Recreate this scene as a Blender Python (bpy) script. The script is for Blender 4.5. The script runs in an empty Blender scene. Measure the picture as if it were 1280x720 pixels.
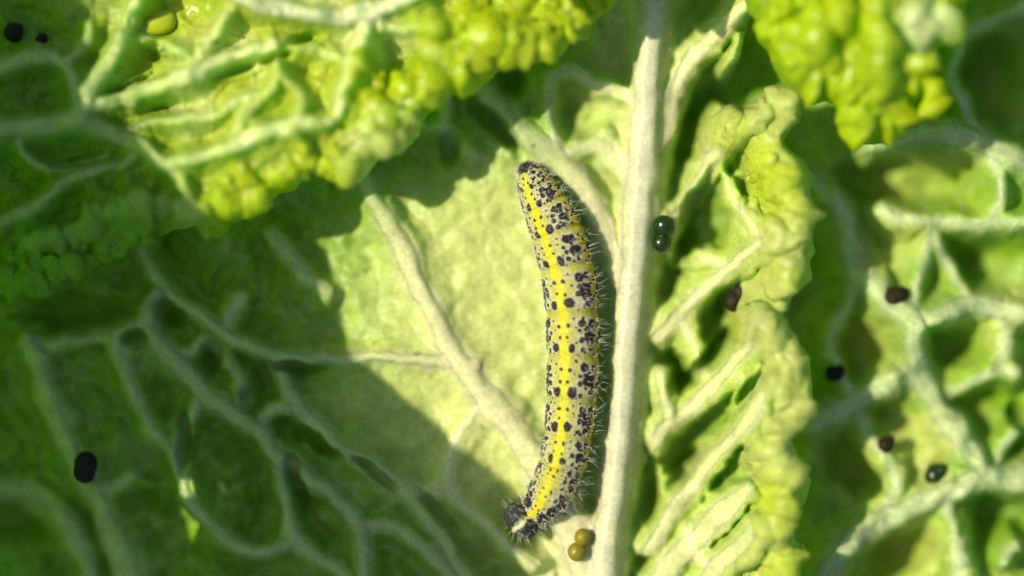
import bpy, math, random
import numpy as np
from mathutils import Vector, Matrix

# ------------------------------------------------------------------ camera, light, exposure
CM = 0.01                     # everything below is written in centimetres
D = 30.0                      # camera height above the leaf, cm
PPC = 120.0                   # photograph pixels per centimetre on the leaf plane
sc = bpy.context.scene
col = sc.collection
cam_d = bpy.data.cameras.new('camera'); cam = bpy.data.objects.new('camera', cam_d); col.objects.link(cam)
cam.location = (0, 0, D * CM); cam.rotation_euler = (0, 0, 0)
cam_d.sensor_width = 36.0
cam_d.lens = 36.0 * D / (1280.0 / PPC)
cam_d.clip_start = 0.005; cam_d.clip_end = 50.0
cam_d.dof.use_dof = True
cam_d.dof.focus_distance = (D - 0.34) * CM
cam_d.dof.aperture_fstop = 3.0
sc.camera = cam

SUN_EL = math.radians(50.0)
LH = Vector((1.0, -0.20, 0)).normalized()          # horizontal travel of the light
COT = 1.0 / math.tan(SUN_EL)
LDIR = Vector((LH.x * math.cos(SUN_EL), LH.y * math.cos(SUN_EL), -math.sin(SUN_EL)))
w = bpy.data.worlds.new('World'); sc.world = w; w.use_nodes = True
nt = w.node_tree; bg = nt.nodes['Background']
sky = nt.nodes.new('ShaderNodeTexSky'); sky.sky_type = 'NISHITA'; sky.sun_disc = False
sky.dust_density = 2.0; sky.ozone_density = 0.8; sky.sun_elevation = SUN_EL; sky.sun_rotation = math.atan2(-LH.x, -LH.y)
nt.links.new(sky.outputs[0], bg.inputs[0]); bg.inputs[1].default_value = 0.098
sl = bpy.data.lights.new('sun', 'SUN'); sl.energy = 5.0; sl.angle = math.radians(0.53); sl.color = (1.0, 0.93, 0.80)
so = bpy.data.objects.new('sun', sl); col.objects.link(so)
so.rotation_euler = LDIR.to_track_quat('-Z', 'Y').to_euler(); so.location = (-0.3, 0.05, 0.4)
sc.view_settings.view_transform = 'Standard'; sc.view_settings.look = 'None'
sc.view_settings.gamma = 1.0; sc.view_settings.exposure = 0.66
sc.view_settings.use_curve_mapping = False
sc.render.engine = 'CYCLES'
sc.cycles.use_denoising = True
sc.cycles.max_bounces = 8; sc.cycles.transmission_bounces = 8

rng = np.random.default_rng(7)
random.seed(7)

# ------------------------------------------------------------------ small maths
_T = np.random.default_rng(3).random((256, 256))
def vnoise(x, y):
    xi = np.floor(x).astype(int); yi = np.floor(y).astype(int)
    fx = x - xi; fy = y - yi
    fx = fx * fx * (3 - 2 * fx); fy = fy * fy * (3 - 2 * fy)
    a = _T[xi & 255, yi & 255]; b = _T[(xi + 1) & 255, yi & 255]
    c = _T[xi & 255, (yi + 1) & 255]; d = _T[(xi + 1) & 255, (yi + 1) & 255]
    return (a * (1 - fx) + b * fx) * (1 - fy) + (c * (1 - fx) + d * fx) * fy - 0.5
def fbm(x, y, scale, octv=4, seed=0):
    s = 0.0; amp = 1.0
    for o in range(octv):
        f = 2.03 ** o / scale
        ca, sa = math.cos(0.6 * o), math.sin(0.6 * o)
        s = s + amp * vnoise((x * ca - y * sa) * f + 17.3 * seed + 5.1 * o, (x * sa + y * ca) * f + 9.7 * seed + 3.3 * o)
        amp *= 0.5
    return s
def sstep(a, b, x):
    t = np.clip((x - a) / (b - a), 0, 1); return t * t * (3 - 2 * t)
def blob(x, y, cx, cy, rx, ry, ang=0.0):
    c, s = math.cos(math.radians(ang)), math.sin(math.radians(ang))
    u = ((x - cx) * c + (y - cy) * s) / rx; v = (-(x - cx) * s + (y - cy) * c) / ry
    return np.sqrt(u * u + v * v)
def catmull(pts, n):
    p = np.array(pts, float); out = []
    P = np.vstack([2 * p[0] - p[1], p, 2 * p[-1] - p[-2]])
    for i in range(len(p) - 1):
        p0, p1, p2, p3 = P[i], P[i + 1], P[i + 2], P[i + 3]
        t = np.linspace(0, 1, n, endpoint=False)[:, None]
        out.append(0.5 * ((2 * p1) + (p2 - p0) * t + (2 * p0 - 5 * p1 + 4 * p2 - p3) * t**2 + (3 * p1 - p0 - 3 * p2 + p3) * t**3))
    out.append(p[-1][None]); return np.vstack(out)
def polydist(X, Y, line):
    """distance to a polyline whose rows are x, y, half width; also the half width at the nearest point"""
    best = np.full(X.shape, 1e9); bw = np.ones(X.shape)
    for a, b in zip(line[:-1], line[1:]):
        dx, dy = b[0] - a[0], b[1] - a[1]; L2 = dx * dx + dy * dy + 1e-9
        t = np.clip(((X - a[0]) * dx + (Y - a[1]) * dy) / L2, 0, 1)
        d = np.hypot(X - a[0] - t * dx, Y - a[1] - t * dy)
        m = d < best
        best = np.where(m, d, best); bw = np.where(m, a[2] + t * (b[2] - a[2]), bw)
    return best, bw
def polysdf(X, Y, poly):
    """signed distance to a closed polygon, negative inside"""
    P = np.array(poly, float); Q = np.roll(P, -1, 0)
    best = np.full(X.shape, 1e9); ins = np.zeros(X.shape, bool); along = np.zeros(X.shape); run = 0.0
    for a, b in zip(P, Q):
        dx, dy = b - a; L2 = dx * dx + dy * dy + 1e-9
        t = np.clip(((X - a[0]) * dx + (Y - a[1]) * dy) / L2, 0, 1)
        dd = np.hypot(X - a[0] - t * dx, Y - a[1] - t * dy); along = np.where(dd < best, run + t * math.sqrt(L2), along); best = np.minimum(best, dd); run += math.sqrt(L2)
        c = ((a[1] > Y) != (b[1] > Y))
        if abs(dy) > 1e-9:
            ins ^= c & (X < dx * (Y - a[1]) / dy + a[0])
    return np.where(ins, -best, best), along
def voro(X, Y, cell, seed):
    """F2-F1 of a jittered lattice: 0 on the fine veins, growing into each cell"""
    x = X / cell; y = Y / cell; xi = np.floor(x).astype(int); yi = np.floor(y).astype(int)
    f1 = np.full(X.shape, 9.0); f2 = np.full(X.shape, 9.0)
    for i in (-1, 0, 1):
        for j in (-1, 0, 1):
            cx, cy = xi + i, yi + j
            px = cx + _T[(cx * 7 + seed) & 255, (cy * 13 + 31) & 255]; py = cy + _T[(cy * 11 + seed) & 255, (cx * 5 + 77) & 255]
            d = np.hypot(px - x, py - y)
            f2 = np.where(d < f1, f1, np.minimum(f2, d)); f1 = np.minimum(f1, d)
    return f2 - f1
def axis(lo, hi, flo, fhi, step, grow=1.12, cap=14.0):
    """grid lines: even inside the frame, widening outside it"""
    a = list(np.arange(max(lo, flo), min(hi, fhi), step))
    s = step
    while a[-1] < hi: s = min(s * grow, cap); a.append(a[-1] + s)
    s = step
    while a[0] > lo: s = min(s * grow, cap); a.insert(0, a[0] - s)
    return np.array(a)
def unproj(px, py, z):
    k = (D - z) / D / PPC
    return (px - 640) * k, (360 - py) * k

# ------------------------------------------------------------------ materials
def new_mat(name):
    m = bpy.data.materials.new(name); m.use_nodes = True
    n = m.node_tree.nodes; n.clear(); return m, n, m.node_tree.links
def leaf_material(name, transl=0.44, rough=0.40, spec=0.20):
    m, N, L = new_mat(name)
    out = N.new('ShaderNodeOutputMaterial')
    at = N.new('ShaderNodeAttribute'); at.attribute_name = 'tint'
    tc = N.new('ShaderNodeTexCoord')
    n1 = N.new('ShaderNodeTexNoise'); n1.inputs['Scale'].default_value = 420; n1.inputs['Detail'].default_value = 6
    n1.inputs['Roughness'].default_value = 0.6
    L.new(tc.outputs['Object'], n1.inputs['Vector'])
    r1 = N.new('ShaderNodeMapRange'); r1.inputs[1].default_value = 0.3; r1.inputs[2].default_value = 0.7
    r1.inputs[3].default_value = 0.80; r1.inputs[4].default_value = 1.16
    L.new(n1.outputs[0], r1.inputs[0])
    n2 = N.new('ShaderNodeTexNoise'); n2.inputs['Scale'].default_value = 2600; n2.inputs['Detail'].default_value = 4
    L.new(tc.outputs['Object'], n2.inputs['Vector'])
    r2 = N.new('ShaderNodeMapRange'); r2.inputs[1].default_value = 0.3; r2.inputs[2].default_value = 0.7
    r2.inputs[3].default_value = 0.88; r2.inputs[4].default_value = 1.10
    L.new(n2.outputs[0], r2.inputs[0])
    mu = N.new('ShaderNodeMath'); mu.operation = 'MULTIPLY'; L.new(r1.outputs[0], mu.inputs[0]); L.new(r2.outputs[0], mu.inputs[1])
    vm = N.new('ShaderNodeVectorMath'); vm.operation = 'SCALE'; L.new(at.outputs['Color'], vm.inputs[0]); L.new(mu.outputs[0], vm.inputs['Scale'])
    bump = N.new('ShaderNodeBump'); bump.inputs['Strength'].default_value = 0.15; bump.inputs['Distance'].default_value = 0.00012
    n3 = N.new('ShaderNodeTexNoise'); n3.inputs['Scale'].default_value = 1500; n3.inputs['Detail'].default_value = 5
    L.new(tc.outputs['Object'], n3.inputs['Vector']); L.new(n3.outputs[0], bump.inputs['Height'])
    p = N.new('ShaderNodeBsdfPrincipled')
    p.inputs['Roughness'].default_value = rough; p.inputs['Specular IOR Level'].default_value = spec
    L.new(vm.outputs[0], p.inputs['Base Color']); L.new(bump.outputs[0], p.inputs['Normal'])
    p.subsurface_method = 'BURLEY'; p.inputs['Subsurface Weight'].default_value = 0.40
    p.inputs['Subsurface Radius'].default_value = (0.62, 1.0, 0.05); p.inputs['Subsurface Scale'].default_value = 0.0011
    # light that has gone through the leaf is far greener than light off its face
    g = N.new('ShaderNodeGamma'); g.inputs[1].default_value = 1.25; L.new(vm.outputs[0], g.inputs[0])
    tm = N.new('ShaderNodeVectorMath'); tm.operation = 'MULTIPLY'; tm.inputs[1].default_value = (0.85, 1.60, 0.05)
    L.new(g.outputs[0], tm.inputs[0])
    t = N.new('ShaderNodeBsdfTranslucent'); L.new(tm.outputs[0], t.inputs['Color'])
    mx = N.new('ShaderNodeMixShader')
    # thick pale ribs let less light through than the thin green blade
    sep = N.new('ShaderNodeSeparateColor'); L.new(at.outputs['Color'], sep.inputs[0])
    rm = N.new('ShaderNodeMapRange'); rm.inputs[1].default_value = 0.16; rm.inputs[2].default_value = 0.42
    rm.inputs[3].default_value = transl; rm.inputs[4].default_value = transl * 0.25
    L.new(sep.outputs[2], rm.inputs[0]); L.new(rm.outputs[0], mx.inputs[0])
    # thick pale tissue scatters light further inside, green furthest
    rs = N.new('ShaderNodeMapRange'); rs.inputs[1].default_value = 0.03; rs.inputs[2].default_value = 0.18
    rs.inputs[3].default_value = 0.25; rs.inputs[4].default_value = 0.90
    L.new(sep.outputs[2], rs.inputs[0]); L.new(rs.outputs[0], p.inputs['Subsurface Weight'])
    L.new(p.outputs[0], mx.inputs[1]); L.new(t.outputs[0], mx.inputs[2]); L.new(mx.outputs[0], out.inputs[0])
    return m
def simple_material(name, colr, rough=0.4, spec=0.5, bump=0.0, bscale=1500, coat=0.0, trans=0.0, ior=1.45, var=0.0, sub=0.0):
    m, N, L = new_mat(name)
    out = N.new('ShaderNodeOutputMaterial'); p = N.new('ShaderNodeBsdfPrincipled'); L.new(p.outputs[0], out.inputs[0])
    p.inputs['Base Color'].default_value = (*colr, 1); p.inputs['Roughness'].default_value = rough
    p.inputs['Specular IOR Level'].default_value = spec; p.inputs['Coat Weight'].default_value = coat
    p.inputs['Coat Roughness'].default_value = 0.08
    p.inputs['Transmission Weight'].default_value = trans; p.inputs['IOR'].default_value = ior
    tc = N.new('ShaderNodeTexCoord')
    if var:
        n = N.new('ShaderNodeTexNoise'); n.inputs['Scale'].default_value = 900; n.inputs['Detail'].default_value = 5
        L.new(tc.outputs['Object'], n.inputs['Vector'])
        r = N.new('ShaderNodeMapRange'); r.inputs[3].default_value = 1 - var; r.inputs[4].default_value = 1 + var; L.new(n.outputs[0], r.inputs[0])
        v = N.new('ShaderNodeVectorMath'); v.operation = 'SCALE'; v.inputs[0].default_value = colr; L.new(r.outputs[0], v.inputs['Scale'])
        L.new(v.outputs[0], p.inputs['Base Color'])
    if bump:
        n = N.new('ShaderNodeTexNoise'); n.inputs['Scale'].default_value = bscale; n.inputs['Detail'].default_value = 4
        b = N.new('ShaderNodeBump'); b.inputs['Strength'].default_value = bump; b.inputs['Distance'].default_value = 0.0003
        L.new(tc.outputs['Object'], n.inputs['Vector']); L.new(n.outputs[0], b.inputs['Height']); L.new(b.outputs[0], p.inputs['Normal'])
    return m
MAT_LEAF = leaf_material('cabbage leaf', 0.38); MAT_YOUNG = leaf_material('thin young cabbage leaf', 0.46, 0.34, 0.30); MAT_THIN = leaf_material('thin backlit cabbage leaf', 0.36)

# ------------------------------------------------------------------ mesh helpers
def mesh_obj(name, V, F, mat, parent=None, colors=None, normals=None, smooth=True):
    """V in cm (n,3); F (m,3 or 4) int"""
    V = np.asarray(V, float); F = np.asarray(F, int)
    me = bpy.data.meshes.new(name); k = F.shape[1]
    me.vertices.add(len(V)); me.vertices.foreach_set('co', (V * CM).astype(np.float32).ravel())
    me.loops.add(F.size); me.loops.foreach_set('vertex_index', F.astype(np.int32).ravel())
    me.polygons.add(len(F)); me.polygons.foreach_set('loop_start', np.arange(0, F.size, k, dtype=np.int32))
    me.update(calc_edges=True)
    me.polygons.foreach_set('use_smooth', np.full(len(F), smooth))
    if colors is not None:
        a = me.color_attributes.new('tint', 'FLOAT_COLOR', 'POINT')
        c = np.ones((len(V), 4), np.float32); c[:, :3] = colors; a.data.foreach_set('color', c.ravel())
    me.validate()
    if normals is not None: me.normals_split_custom_set_from_vertices(normals.astype(np.float32))
    me.materials.append(mat)
    o = bpy.data.objects.new(name, me); col.objects.link(o)
    if parent is not None: o.parent = parent
    return o
def thing(name, label, cat, loc=(0, 0, 0), group=None):
    o = bpy.data.objects.new(name, None); col.objects.link(o); o.empty_display_size = 0.002
    o.location = [c * CM for c in loc]; o['label'] = label; o['category'] = cat
    if group: o['group'] = group
    return o
def tag(o, label, cat, group=None):
    o['label'] = label; o['category'] = cat
    if group: o['group'] = group
    return o

class Leaf:
    """one leaf: a heightfield sheet in photograph pixels, cut along its margin and split into blade, midrib, veins, frilled edge"""
    def __init__(s, xs, ys, poly=None):
        s.xs, s.ys = xs, ys
        s.X, s.Y = np.meshgrid(xs, ys)               # rows = y
        s.sdf, s.along = polysdf(s.X, s.Y, poly)
        s.sdf = s.sdf + 15 * np.maximum(fbm(s.X, s.Y, 30, 2, 46) - 0.05, -0.12) * np.exp(-(s.sdf / 40) ** 2)
        s.step = np.maximum(np.gradient(xs)[None, :], np.gradient(ys)[:, None]) * np.ones(s.X.shape)
        s.label = np.zeros(s.X.shape, int); s.parts = ['blade']
        s.todo = []; s.vein = np.zeros(s.X.shape); s.dmin = np.full(s.X.shape, 1e9); s.ridge = np.zeros(s.X.shape)
    def veins(s, lst, major=False, soft=1.25):
        for nm, pts, h in lst:
            s.todo.append((nm, catmull([(p[0], p[1], p[2]) for p in pts], 5), h, major, soft))
    def grow(s):
        """lay all veins in; an end that meets another vein runs into it, a free end tapers away"""
        for n_, (nm, line, h, major, soft) in enumerate(s.todo):
            free = []
            for e in (line[0], line[-1]):
                dm_ = min([float(polydist(np.array([e[0]]), np.array([e[1]]), o[1])[0][0]) for k_, o in enumerate(s.todo) if k_ != n_] + [1e9])
                free.append(dm_ > 16)
            pad = 70
            ix = np.where((s.xs > line[:, 0].min() - pad) & (s.xs < line[:, 0].max() + pad))[0]
            iy = np.where((s.ys > line[:, 1].min() - pad) & (s.ys < line[:, 1].max() + pad))[0]
            if not len(ix) or not len(iy): continue
            sl_ = np.s_[iy[0]:iy[-1] + 1, ix[0]:ix[-1] + 1]
            kw = 2.0 if nm == 'midrib' else 7.0
            dd, ww = polydist(s.X[sl_] + kw * fbm(s.X[sl_], s.Y[sl_], 34, 3, 43), s.Y[sl_] + kw * fbm(s.X[sl_], s.Y[sl_], 34, 3, 44), line)
            ww = ww * (1 + 0.30 * fbm(s.X[sl_], s.Y[sl_], 28, 2, seed=5))
            fade = np.ones(dd.shape)
            for fr, e in zip(free, (line[0], line[-1])):
                if fr: fade = np.minimum(fade, sstep(-2, 34, np.hypot(s.X[sl_] - e[0], s.Y[sl_] - e[1])))
            ww = ww * (0.45 + 0.55 * fade)
            s.ridge[sl_] = np.maximum(s.ridge[sl_], h * fade * (1.0 if nm == 'midrib' else 0.72) * (0.68 / (1 + (dd / ww) ** 4) + 0.32 / (1 + (dd / (2.2 * ww)) ** 3)))
            s.vein[sl_] = np.maximum(s.vein[sl_], fade * (0.88 / (1 + (dd / (ww * soft * 0.92)) ** 4) + 0.12 / (1 + (dd / (2.2 * ww)) ** 3)))
            s.dmin[sl_] = np.minimum(s.dmin[sl_], np.maximum(dd - ww, 0) + 30 * (1 - fade))
            if major:
                s.parts.append(nm); k = len(s.parts) - 1
                m = (dd < ww * 1.05); lab = s.label[sl_]; lab[m & ((lab == 0) | (nm == 'midrib'))] = k
    def lobes(s, lst, p=7.0, kl=0.62, kp=0.13):
        """the bubbly margin: overlapping tilted pads with creases between them"""
        acc = np.zeros(s.X.shape); mask = np.zeros(s.X.shape)
        wx = s.X + 34 * fbm(s.X, s.Y, 58, 2, 11) + 9 * fbm(s.X, s.Y, 20, 2, 6); wy = s.Y + 34 * fbm(s.X, s.Y, 58, 2, 12) + 9 * fbm(s.X, s.Y, 20, 2, 7)
        rl = random.Random(len(lst))
        for cx, cy, rx, ry, ang, h in lst:
            rx, ry = rx * 1.12, ry * 1.55
            r = blob(wx, wy, cx, cy, rx, ry, ang)
            a = rl.uniform(0, 6.28); tl = 1 + 0.45 * (math.cos(a) * (wx - cx) / rx + math.sin(a) * (wy - cy) / ry)
            v = np.clip(1 - r ** 2.2, 0, 1) * np.clip(tl, 0.2, 2)
            acc += (h * 0.72 * v) ** p
            mask = np.maximum(mask, sstep(1.3, 0.7, r))
        out = acc ** (1 / p)
        crk = 1 - np.abs(fbm(wx, wy, 24, 2, 15)) * 3.2
        # pleats that run in from the margin
        dep = np.maximum(-s.sdf, 0)
        al = s.along + 14 * fbm(s.X, s.Y, 50, 2, 17)
        pl = 0.55 - np.abs(vnoise(al / 30.0, dep / 85.0 + 3)) * 2.2 + 0.7 * vnoise(al / 19.0 + 9, dep / 55.0)
        pl = pl * np.exp(-(dep / 62) ** 2) * mask
        return (kl * out + kp * pl + 0.02 * mask * crk) * sstep(0.5, -9, s.sdf), mask
    def build(s, root, base, relief, puff, color, frill=None, mat=None):
        H = base + relief
        bx, by = unproj(s.X, s.Y, base)
        P = np.stack([bx, by, H], -1)
        if puff is not None:
            gx = np.gradient(P, axis=1); gy = np.gradient(P, axis=0)
            n = np.cross(gy, gx); n /= np.linalg.norm(n, axis=-1, keepdims=True) + 1e-12
            n *= np.sign(n[..., 2:3] + 1e-9)
            P = P + n * puff[..., None]
        # cut the margin: rim vertices just outside are pulled in onto the outline
        gyd, gxd = np.gradient(s.sdf, s.ys, s.xs)
        keep = s.sdf < s.step * 0.9
        over = np.where(keep & (s.sdf > 0), s.sdf, 0)
        P[..., 0] -= over * gxd / PPC; P[..., 1] += over * gyd / PPC
        s.P = P; s.H = P[..., 2]
        ny, nx = s.X.shape
        idx = np.arange(ny * nx).reshape(ny, nx)
        q = np.stack([idx[:-1, :-1], idx[1:, :-1], idx[1:, 1:], idx[:-1, 1:]], -1).reshape(-1, 4)
        kf = keep.ravel()
        q = q[kf[q].all(1)]
        V = P.reshape(-1, 3)
        fn = np.cross(V[q[:, 2]] - V[q[:, 0]], V[q[:, 3]] - V[q[:, 1]])
        vn = np.zeros_like(V)
        for k in range(4): np.add.at(vn, q[:, k], fn)
        vn /= np.linalg.norm(vn, axis=1, keepdims=True) + 1e-15
        lab = s.label.copy()
        if frill is not None:
            s.parts.append('frilled_edge'); lab[(frill > 0.5) & (lab == 0)] = len(s.parts) - 1
        fl = lab.ravel()[q].max(1)
        C = np.clip(color.reshape(-1, 3), 0.001, 0.9)
        for k, nm in enumerate(s.parts):
            f = q[fl == k]
            if len(f) < 4: continue
            u, inv = np.unique(f.ravel(), return_inverse=True)
            mesh_obj(nm, V[u], inv.reshape(f.shape), mat or MAT_LEAF, root, C[u], vn[u])
    def z(s, px, py):
        return float(s.H[np.abs(s.ys - py).argmin(), np.abs(s.xs - px).argmin()])
    def at(s, px, py):
        """surface point seen at this pixel"""
        x, y = px, py
        for _ in range(6):
            p = s.P[np.abs(s.ys - y).argmin(), np.abs(s.xs - x).argmin()]
            k = PPC * D / (D - p[2]); qx, qy = 640 + p[0] * k, 360 - p[1] * k
            x += 0.8 * (px - qx); y += 0.8 * (py - qy)
        return s.P[np.abs(s.ys - y).argmin(), np.abs(s.xs - x).argmin()]

def mix(a, b, t): return a * (1 - t[..., None]) + np.asarray(b) * t[..., None]
def full(shape, c): return np.ones(shape + (3,)) * np.asarray(c)

WHITE = (0.46, 0.46, 0.29); CREAM = (0.56, 0.54, 0.28); PALE = (0.58, 0.62, 0.19)
GREEN = (0.21, 0.38, 0.012); DEEP = (0.15, 0.29, 0.020); LIME = (0.38, 0.46, 0.003); VEIN = (0.40, 0.46, 0.21)

# ------------------------------------------------------------------ the leaf the caterpillar is on
A = Leaf(axis(-900, 1090, -30, 1060, 1.9), axis(-700, 1300, -25, 745, 1.9),
    [(-900, -60), (-820, -350), (-500, -620), (0, -690), (500, -690), (850, -560), (960, -380), (985, -200), (960, -90),
     (945, 20), (930, 60), (915, 100), (905, 118), (925, 128), (945, 118), (965, 108), (1000, 100), (1014, 118), (1008, 150), (992, 172), (1006, 190),
     (1020, 215), (1024, 255), (1018, 285), (1026, 318), (1020, 350), (996, 370), (984, 392), (1000, 418), (1018, 450), (1022, 500),
     (1012, 536), (992, 552), (1004, 580), (1020, 605), (1012, 640), (996, 660), (1012, 690), (1008, 730), (1022, 790), (1010, 880),
     (900, 1100), (600, 1270), (100, 1290), (-450, 1150), (-800, 800), (-890, 350)])
X, Y = A.X, A.Y
def curl0(X, Y): return sstep(905, 985, X)
A.veins([('midrib', [(842, -400, 11.0), (826, -60, 14.3), (817, 0, 15.4), (814, 60, 15.4), (807, 150, 16.5), (800, 250, 17.1), (792, 350, 17.1), (785, 430, 17.1), (778, 520, 16.5), (770, 600, 16.0), (760, 680, 16.5), (752, 760, 18.7), (735, 950, 24.2), (715, 1200, 30.8)], 0.23)], True, 1.1)
A.veins([('vein', [(752, 830, 18), (745, 760, 18), (728, 690, 18), (694, 620, 17), (655, 555, 16), (603, 490, 14), (562, 430, 12), (532, 370, 11), (506, 320, 10), (480, 268, 10), (456, 222, 9), (430, 165, 8), (400, 90, 7), (380, 0, 6)], 0.16),
         ('vein', [(596, 456, 7), (556, 453, 7), (520, 452, 6.5), (480, 449, 6), (430, 446, 6), (360, 447, 7), (330, 440, 7), (290, 420, 6), (250, 394, 6), (205, 362, 6), (182, 325, 6), (165, 270, 6)], 0.14),
         ('vein', [(198, 368, 7.8), (184, 404, 9.1), (204, 434, 9.1), (230, 466, 9.8), (252, 490, 9.8), (286, 512, 9.1), (320, 537, 8.5), (350, 572, 9.1), (390, 600, 8.5), (424, 626, 8.5), (447, 652, 8.5), (452, 690, 7.8), (455, 760, 7.8), (470, 840, 7.8)], 0.14),
         ('vein', [(344, 450, 7.2), (355, 482, 8.5), (372, 510, 9.1), (402, 540, 7.8), (440, 568, 7.8), (488, 600, 8.5), (520, 620, 9.1), (533, 645, 7.8), (558, 682, 7.8), (590, 725, 7.8), (640, 790, 9.1)], 0.13),
         ('vein', [(12, 400, 7.8), (42, 436, 11.7), (56, 490, 13.0), (76, 540, 11.7), (102, 592, 10.4), (132, 642, 11.7), (152, 690, 13.0), (172, 745, 13.0), (200, 830, 13.0)], 0.16),
         ('vein', [(796, 410, 8), (772, 340, 11), (745, 262, 12), (704, 206, 12), (660, 172, 12), (622, 134, 11), (596, 100, 9), (568, 55, 8), (540, 0, 7)], 0.09),
         ('vein', [(800, 444, 5), (834, 406, 5), (870, 372, 5), (910, 338, 5), (950, 304, 5), (985, 270, 4)], 0.05),
         ('vein', [(800, 574, 5), (836, 532, 6), (880, 492, 6), (914, 458, 5), (942, 420, 5), (965, 385, 5)], 0.05),
         ('vein', [(796, 712, 5), (840, 640, 6), (874, 596, 6), (908, 556, 5), (936, 515, 5), (960, 480, 5)], 0.05),
         ('vein', [(786, 790, 10), (830, 715, 11), (870, 672, 10), (912, 632, 9), (955, 592, 7)], 0.05),
         ('vein', [(840, 790, 9), (892, 712, 9), (925, 680, 8), (965, 640, 7)], 0.05),
         ('vein', [(812, 330, 6), (850, 262, 7), (880, 214, 7), (903, 172, 7), (925, 130, 7)], 0.05),
         ('vein', [(810, 210, 6), (838, 130, 7), (862, 80, 7), (900, 36, 7), (960, -20, 7), (1000, -80, 6)], 0.08)], True)
A.veins([('n', p, h) for p, h in [
    ([(184, 404, 6.5), (148, 414, 6.5), (150, 440, 6.5), (160, 474, 6.5), (174, 508, 6.5), (192, 542, 5.2), (212, 566, 5.2), (232, 602, 5.2)], .10),
    ([(252, 490, 7.8), (236, 518, 6.5), (222, 545, 6.5), (222, 572, 5.9), (232, 604, 5.2), (246, 636, 5.2), (275, 664, 5.2), (312, 690, 5.2), (340, 688, 6.5), (366, 678, 6.5)], .12),
    ([(350, 578, 6.5), (353, 604, 6.5), (361, 642, 6.5), (368, 676, 7.8), (388, 692, 6.5), (424, 714, 5.2), (450, 745, 5.2)], .11),
    ([(452, 656, 5.2), (482, 656, 5.2), (512, 674, 5.2), (550, 704, 6.5), (575, 730, 5.2)], .09),
    ([(520, 620, 7.8), (540, 616, 7.8), (556, 606, 7.8), (572, 620, 6.5), (602, 650, 5.2), (650, 694, 5.2), (690, 730, 6.5)], .10),
    ([(556, 606, 6.5), (562, 580, 6.5), (575, 545, 6.5), (600, 505, 6.5)], .07),
    ([(-60, 590, 10.4), (0, 612, 11.7), (45, 628, 11.7), (80, 650, 10.4), (106, 690, 10.4), (124, 745, 10.4)], .12),
    ([(148, 414, 7.8), (100, 420, 7.8), (60, 430, 7.8), (42, 438, 7.8)], .08),
    ([(320, 262, 6.5), (348, 300, 6.5), (372, 334, 6.5), (402, 362, 5.2), (440, 380, 5.2)], .08),
    ([(282, 415, 5.2), (288, 396, 5.2), (298, 372, 5.2), (310, 340, 4.5)], .07),
    ([(212, 448, 5.2), (235, 442, 5.2), (255, 428, 5.2), (275, 440, 5.2), (300, 470, 5.2), (308, 500, 6.5), (300, 522, 6.5)], .06),
    ([(372, 510, 6.5), (345, 512, 5.2), (325, 530, 6.5)], .07), ([(154, 445, 5.2), (165, 432, 5.2), (190, 425, 5.2)], .06),
    ([(102, 592, 7.8), (125, 612, 6.5), (155, 605, 5.2), (190, 580, 5.2)], .05),
    ([(704, 206, 9), (692, 168, 6), (688, 130, 6), (692, 96, 6), (704, 66, 5)], .08), ([(692, 96, 5), (716, 92, 5), (742, 108, 5), (770, 112, 6), (800, 130, 8)], .07),
    ([(800, 240, 9), (768, 196, 9), (742, 180, 8), (712, 186, 7)], .08),
    ([(622, 200, 5), (590, 190, 5), (568, 172, 5), (556, 150, 5), (555, 110, 5), (545, 70, 5)], .06), ([(556, 160, 4), (530, 160, 4), (500, 165, 4), (455, 195, 4)], .05),
    ([(555, 215, 4), (558, 190, 4), (562, 165, 4)], .06),
    ([(905, 205, 4), (914, 244, 4), (935, 280, 4), (955, 300, 4)], .07), ([(880, 470, 4), (866, 430, 4), (850, 395, 5)], .05),
    ([(838, 520, 5), (826, 480, 5), (828, 440, 5)], .09), ([(945, 470, 4), (950, 500, 4), (930, 540, 4)], .08),
    ([(892, 712, 5), (870, 690, 5), (860, 660, 5)], .03), ([(900, 110, 5), (930, 60, 5), (950, 20, 5)], .08), ([(862, 300, 4), (880, 320, 5), (905, 330, 5)], .05)]])
A.grow()
warpx = X + 14 * fbm(X, Y, 60, 3, 1); warpy = Y + 14 * fbm(X, Y, 60, 3, 2)
vf = voro(warpx, warpy, 46, 5)
fine = np.exp(-(vf / 0.10) ** 2)
vf2 = voro(warpx * 1.1 + 40, warpy, 17, 9); fine2 = np.exp(-(vf2 / 0.16) ** 2)
right = sstep(806, 850, X + (Y - 360) * 0.10)
centre = np.exp(-blob(X, Y, 590, 400, 170, 280, 18) ** 4) * (1 - right)
depth = 0.20 + 0.14 * right - 0.14 * centre
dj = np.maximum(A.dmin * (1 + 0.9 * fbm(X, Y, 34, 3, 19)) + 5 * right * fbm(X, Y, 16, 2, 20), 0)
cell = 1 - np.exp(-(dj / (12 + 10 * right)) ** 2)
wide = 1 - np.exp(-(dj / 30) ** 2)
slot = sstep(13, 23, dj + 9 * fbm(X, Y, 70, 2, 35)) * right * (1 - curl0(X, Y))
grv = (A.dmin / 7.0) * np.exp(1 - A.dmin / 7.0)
curl = sstep(850, 1000, X + 18 * fbm(X, Y, 160, 2, 4)) * sstep(-250, 80, Y)
baseA = 0.92 * curl + 0.10 * fbm(X, Y, 420, 2, 6) - 0.18 * sstep(200, -500, X)
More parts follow.
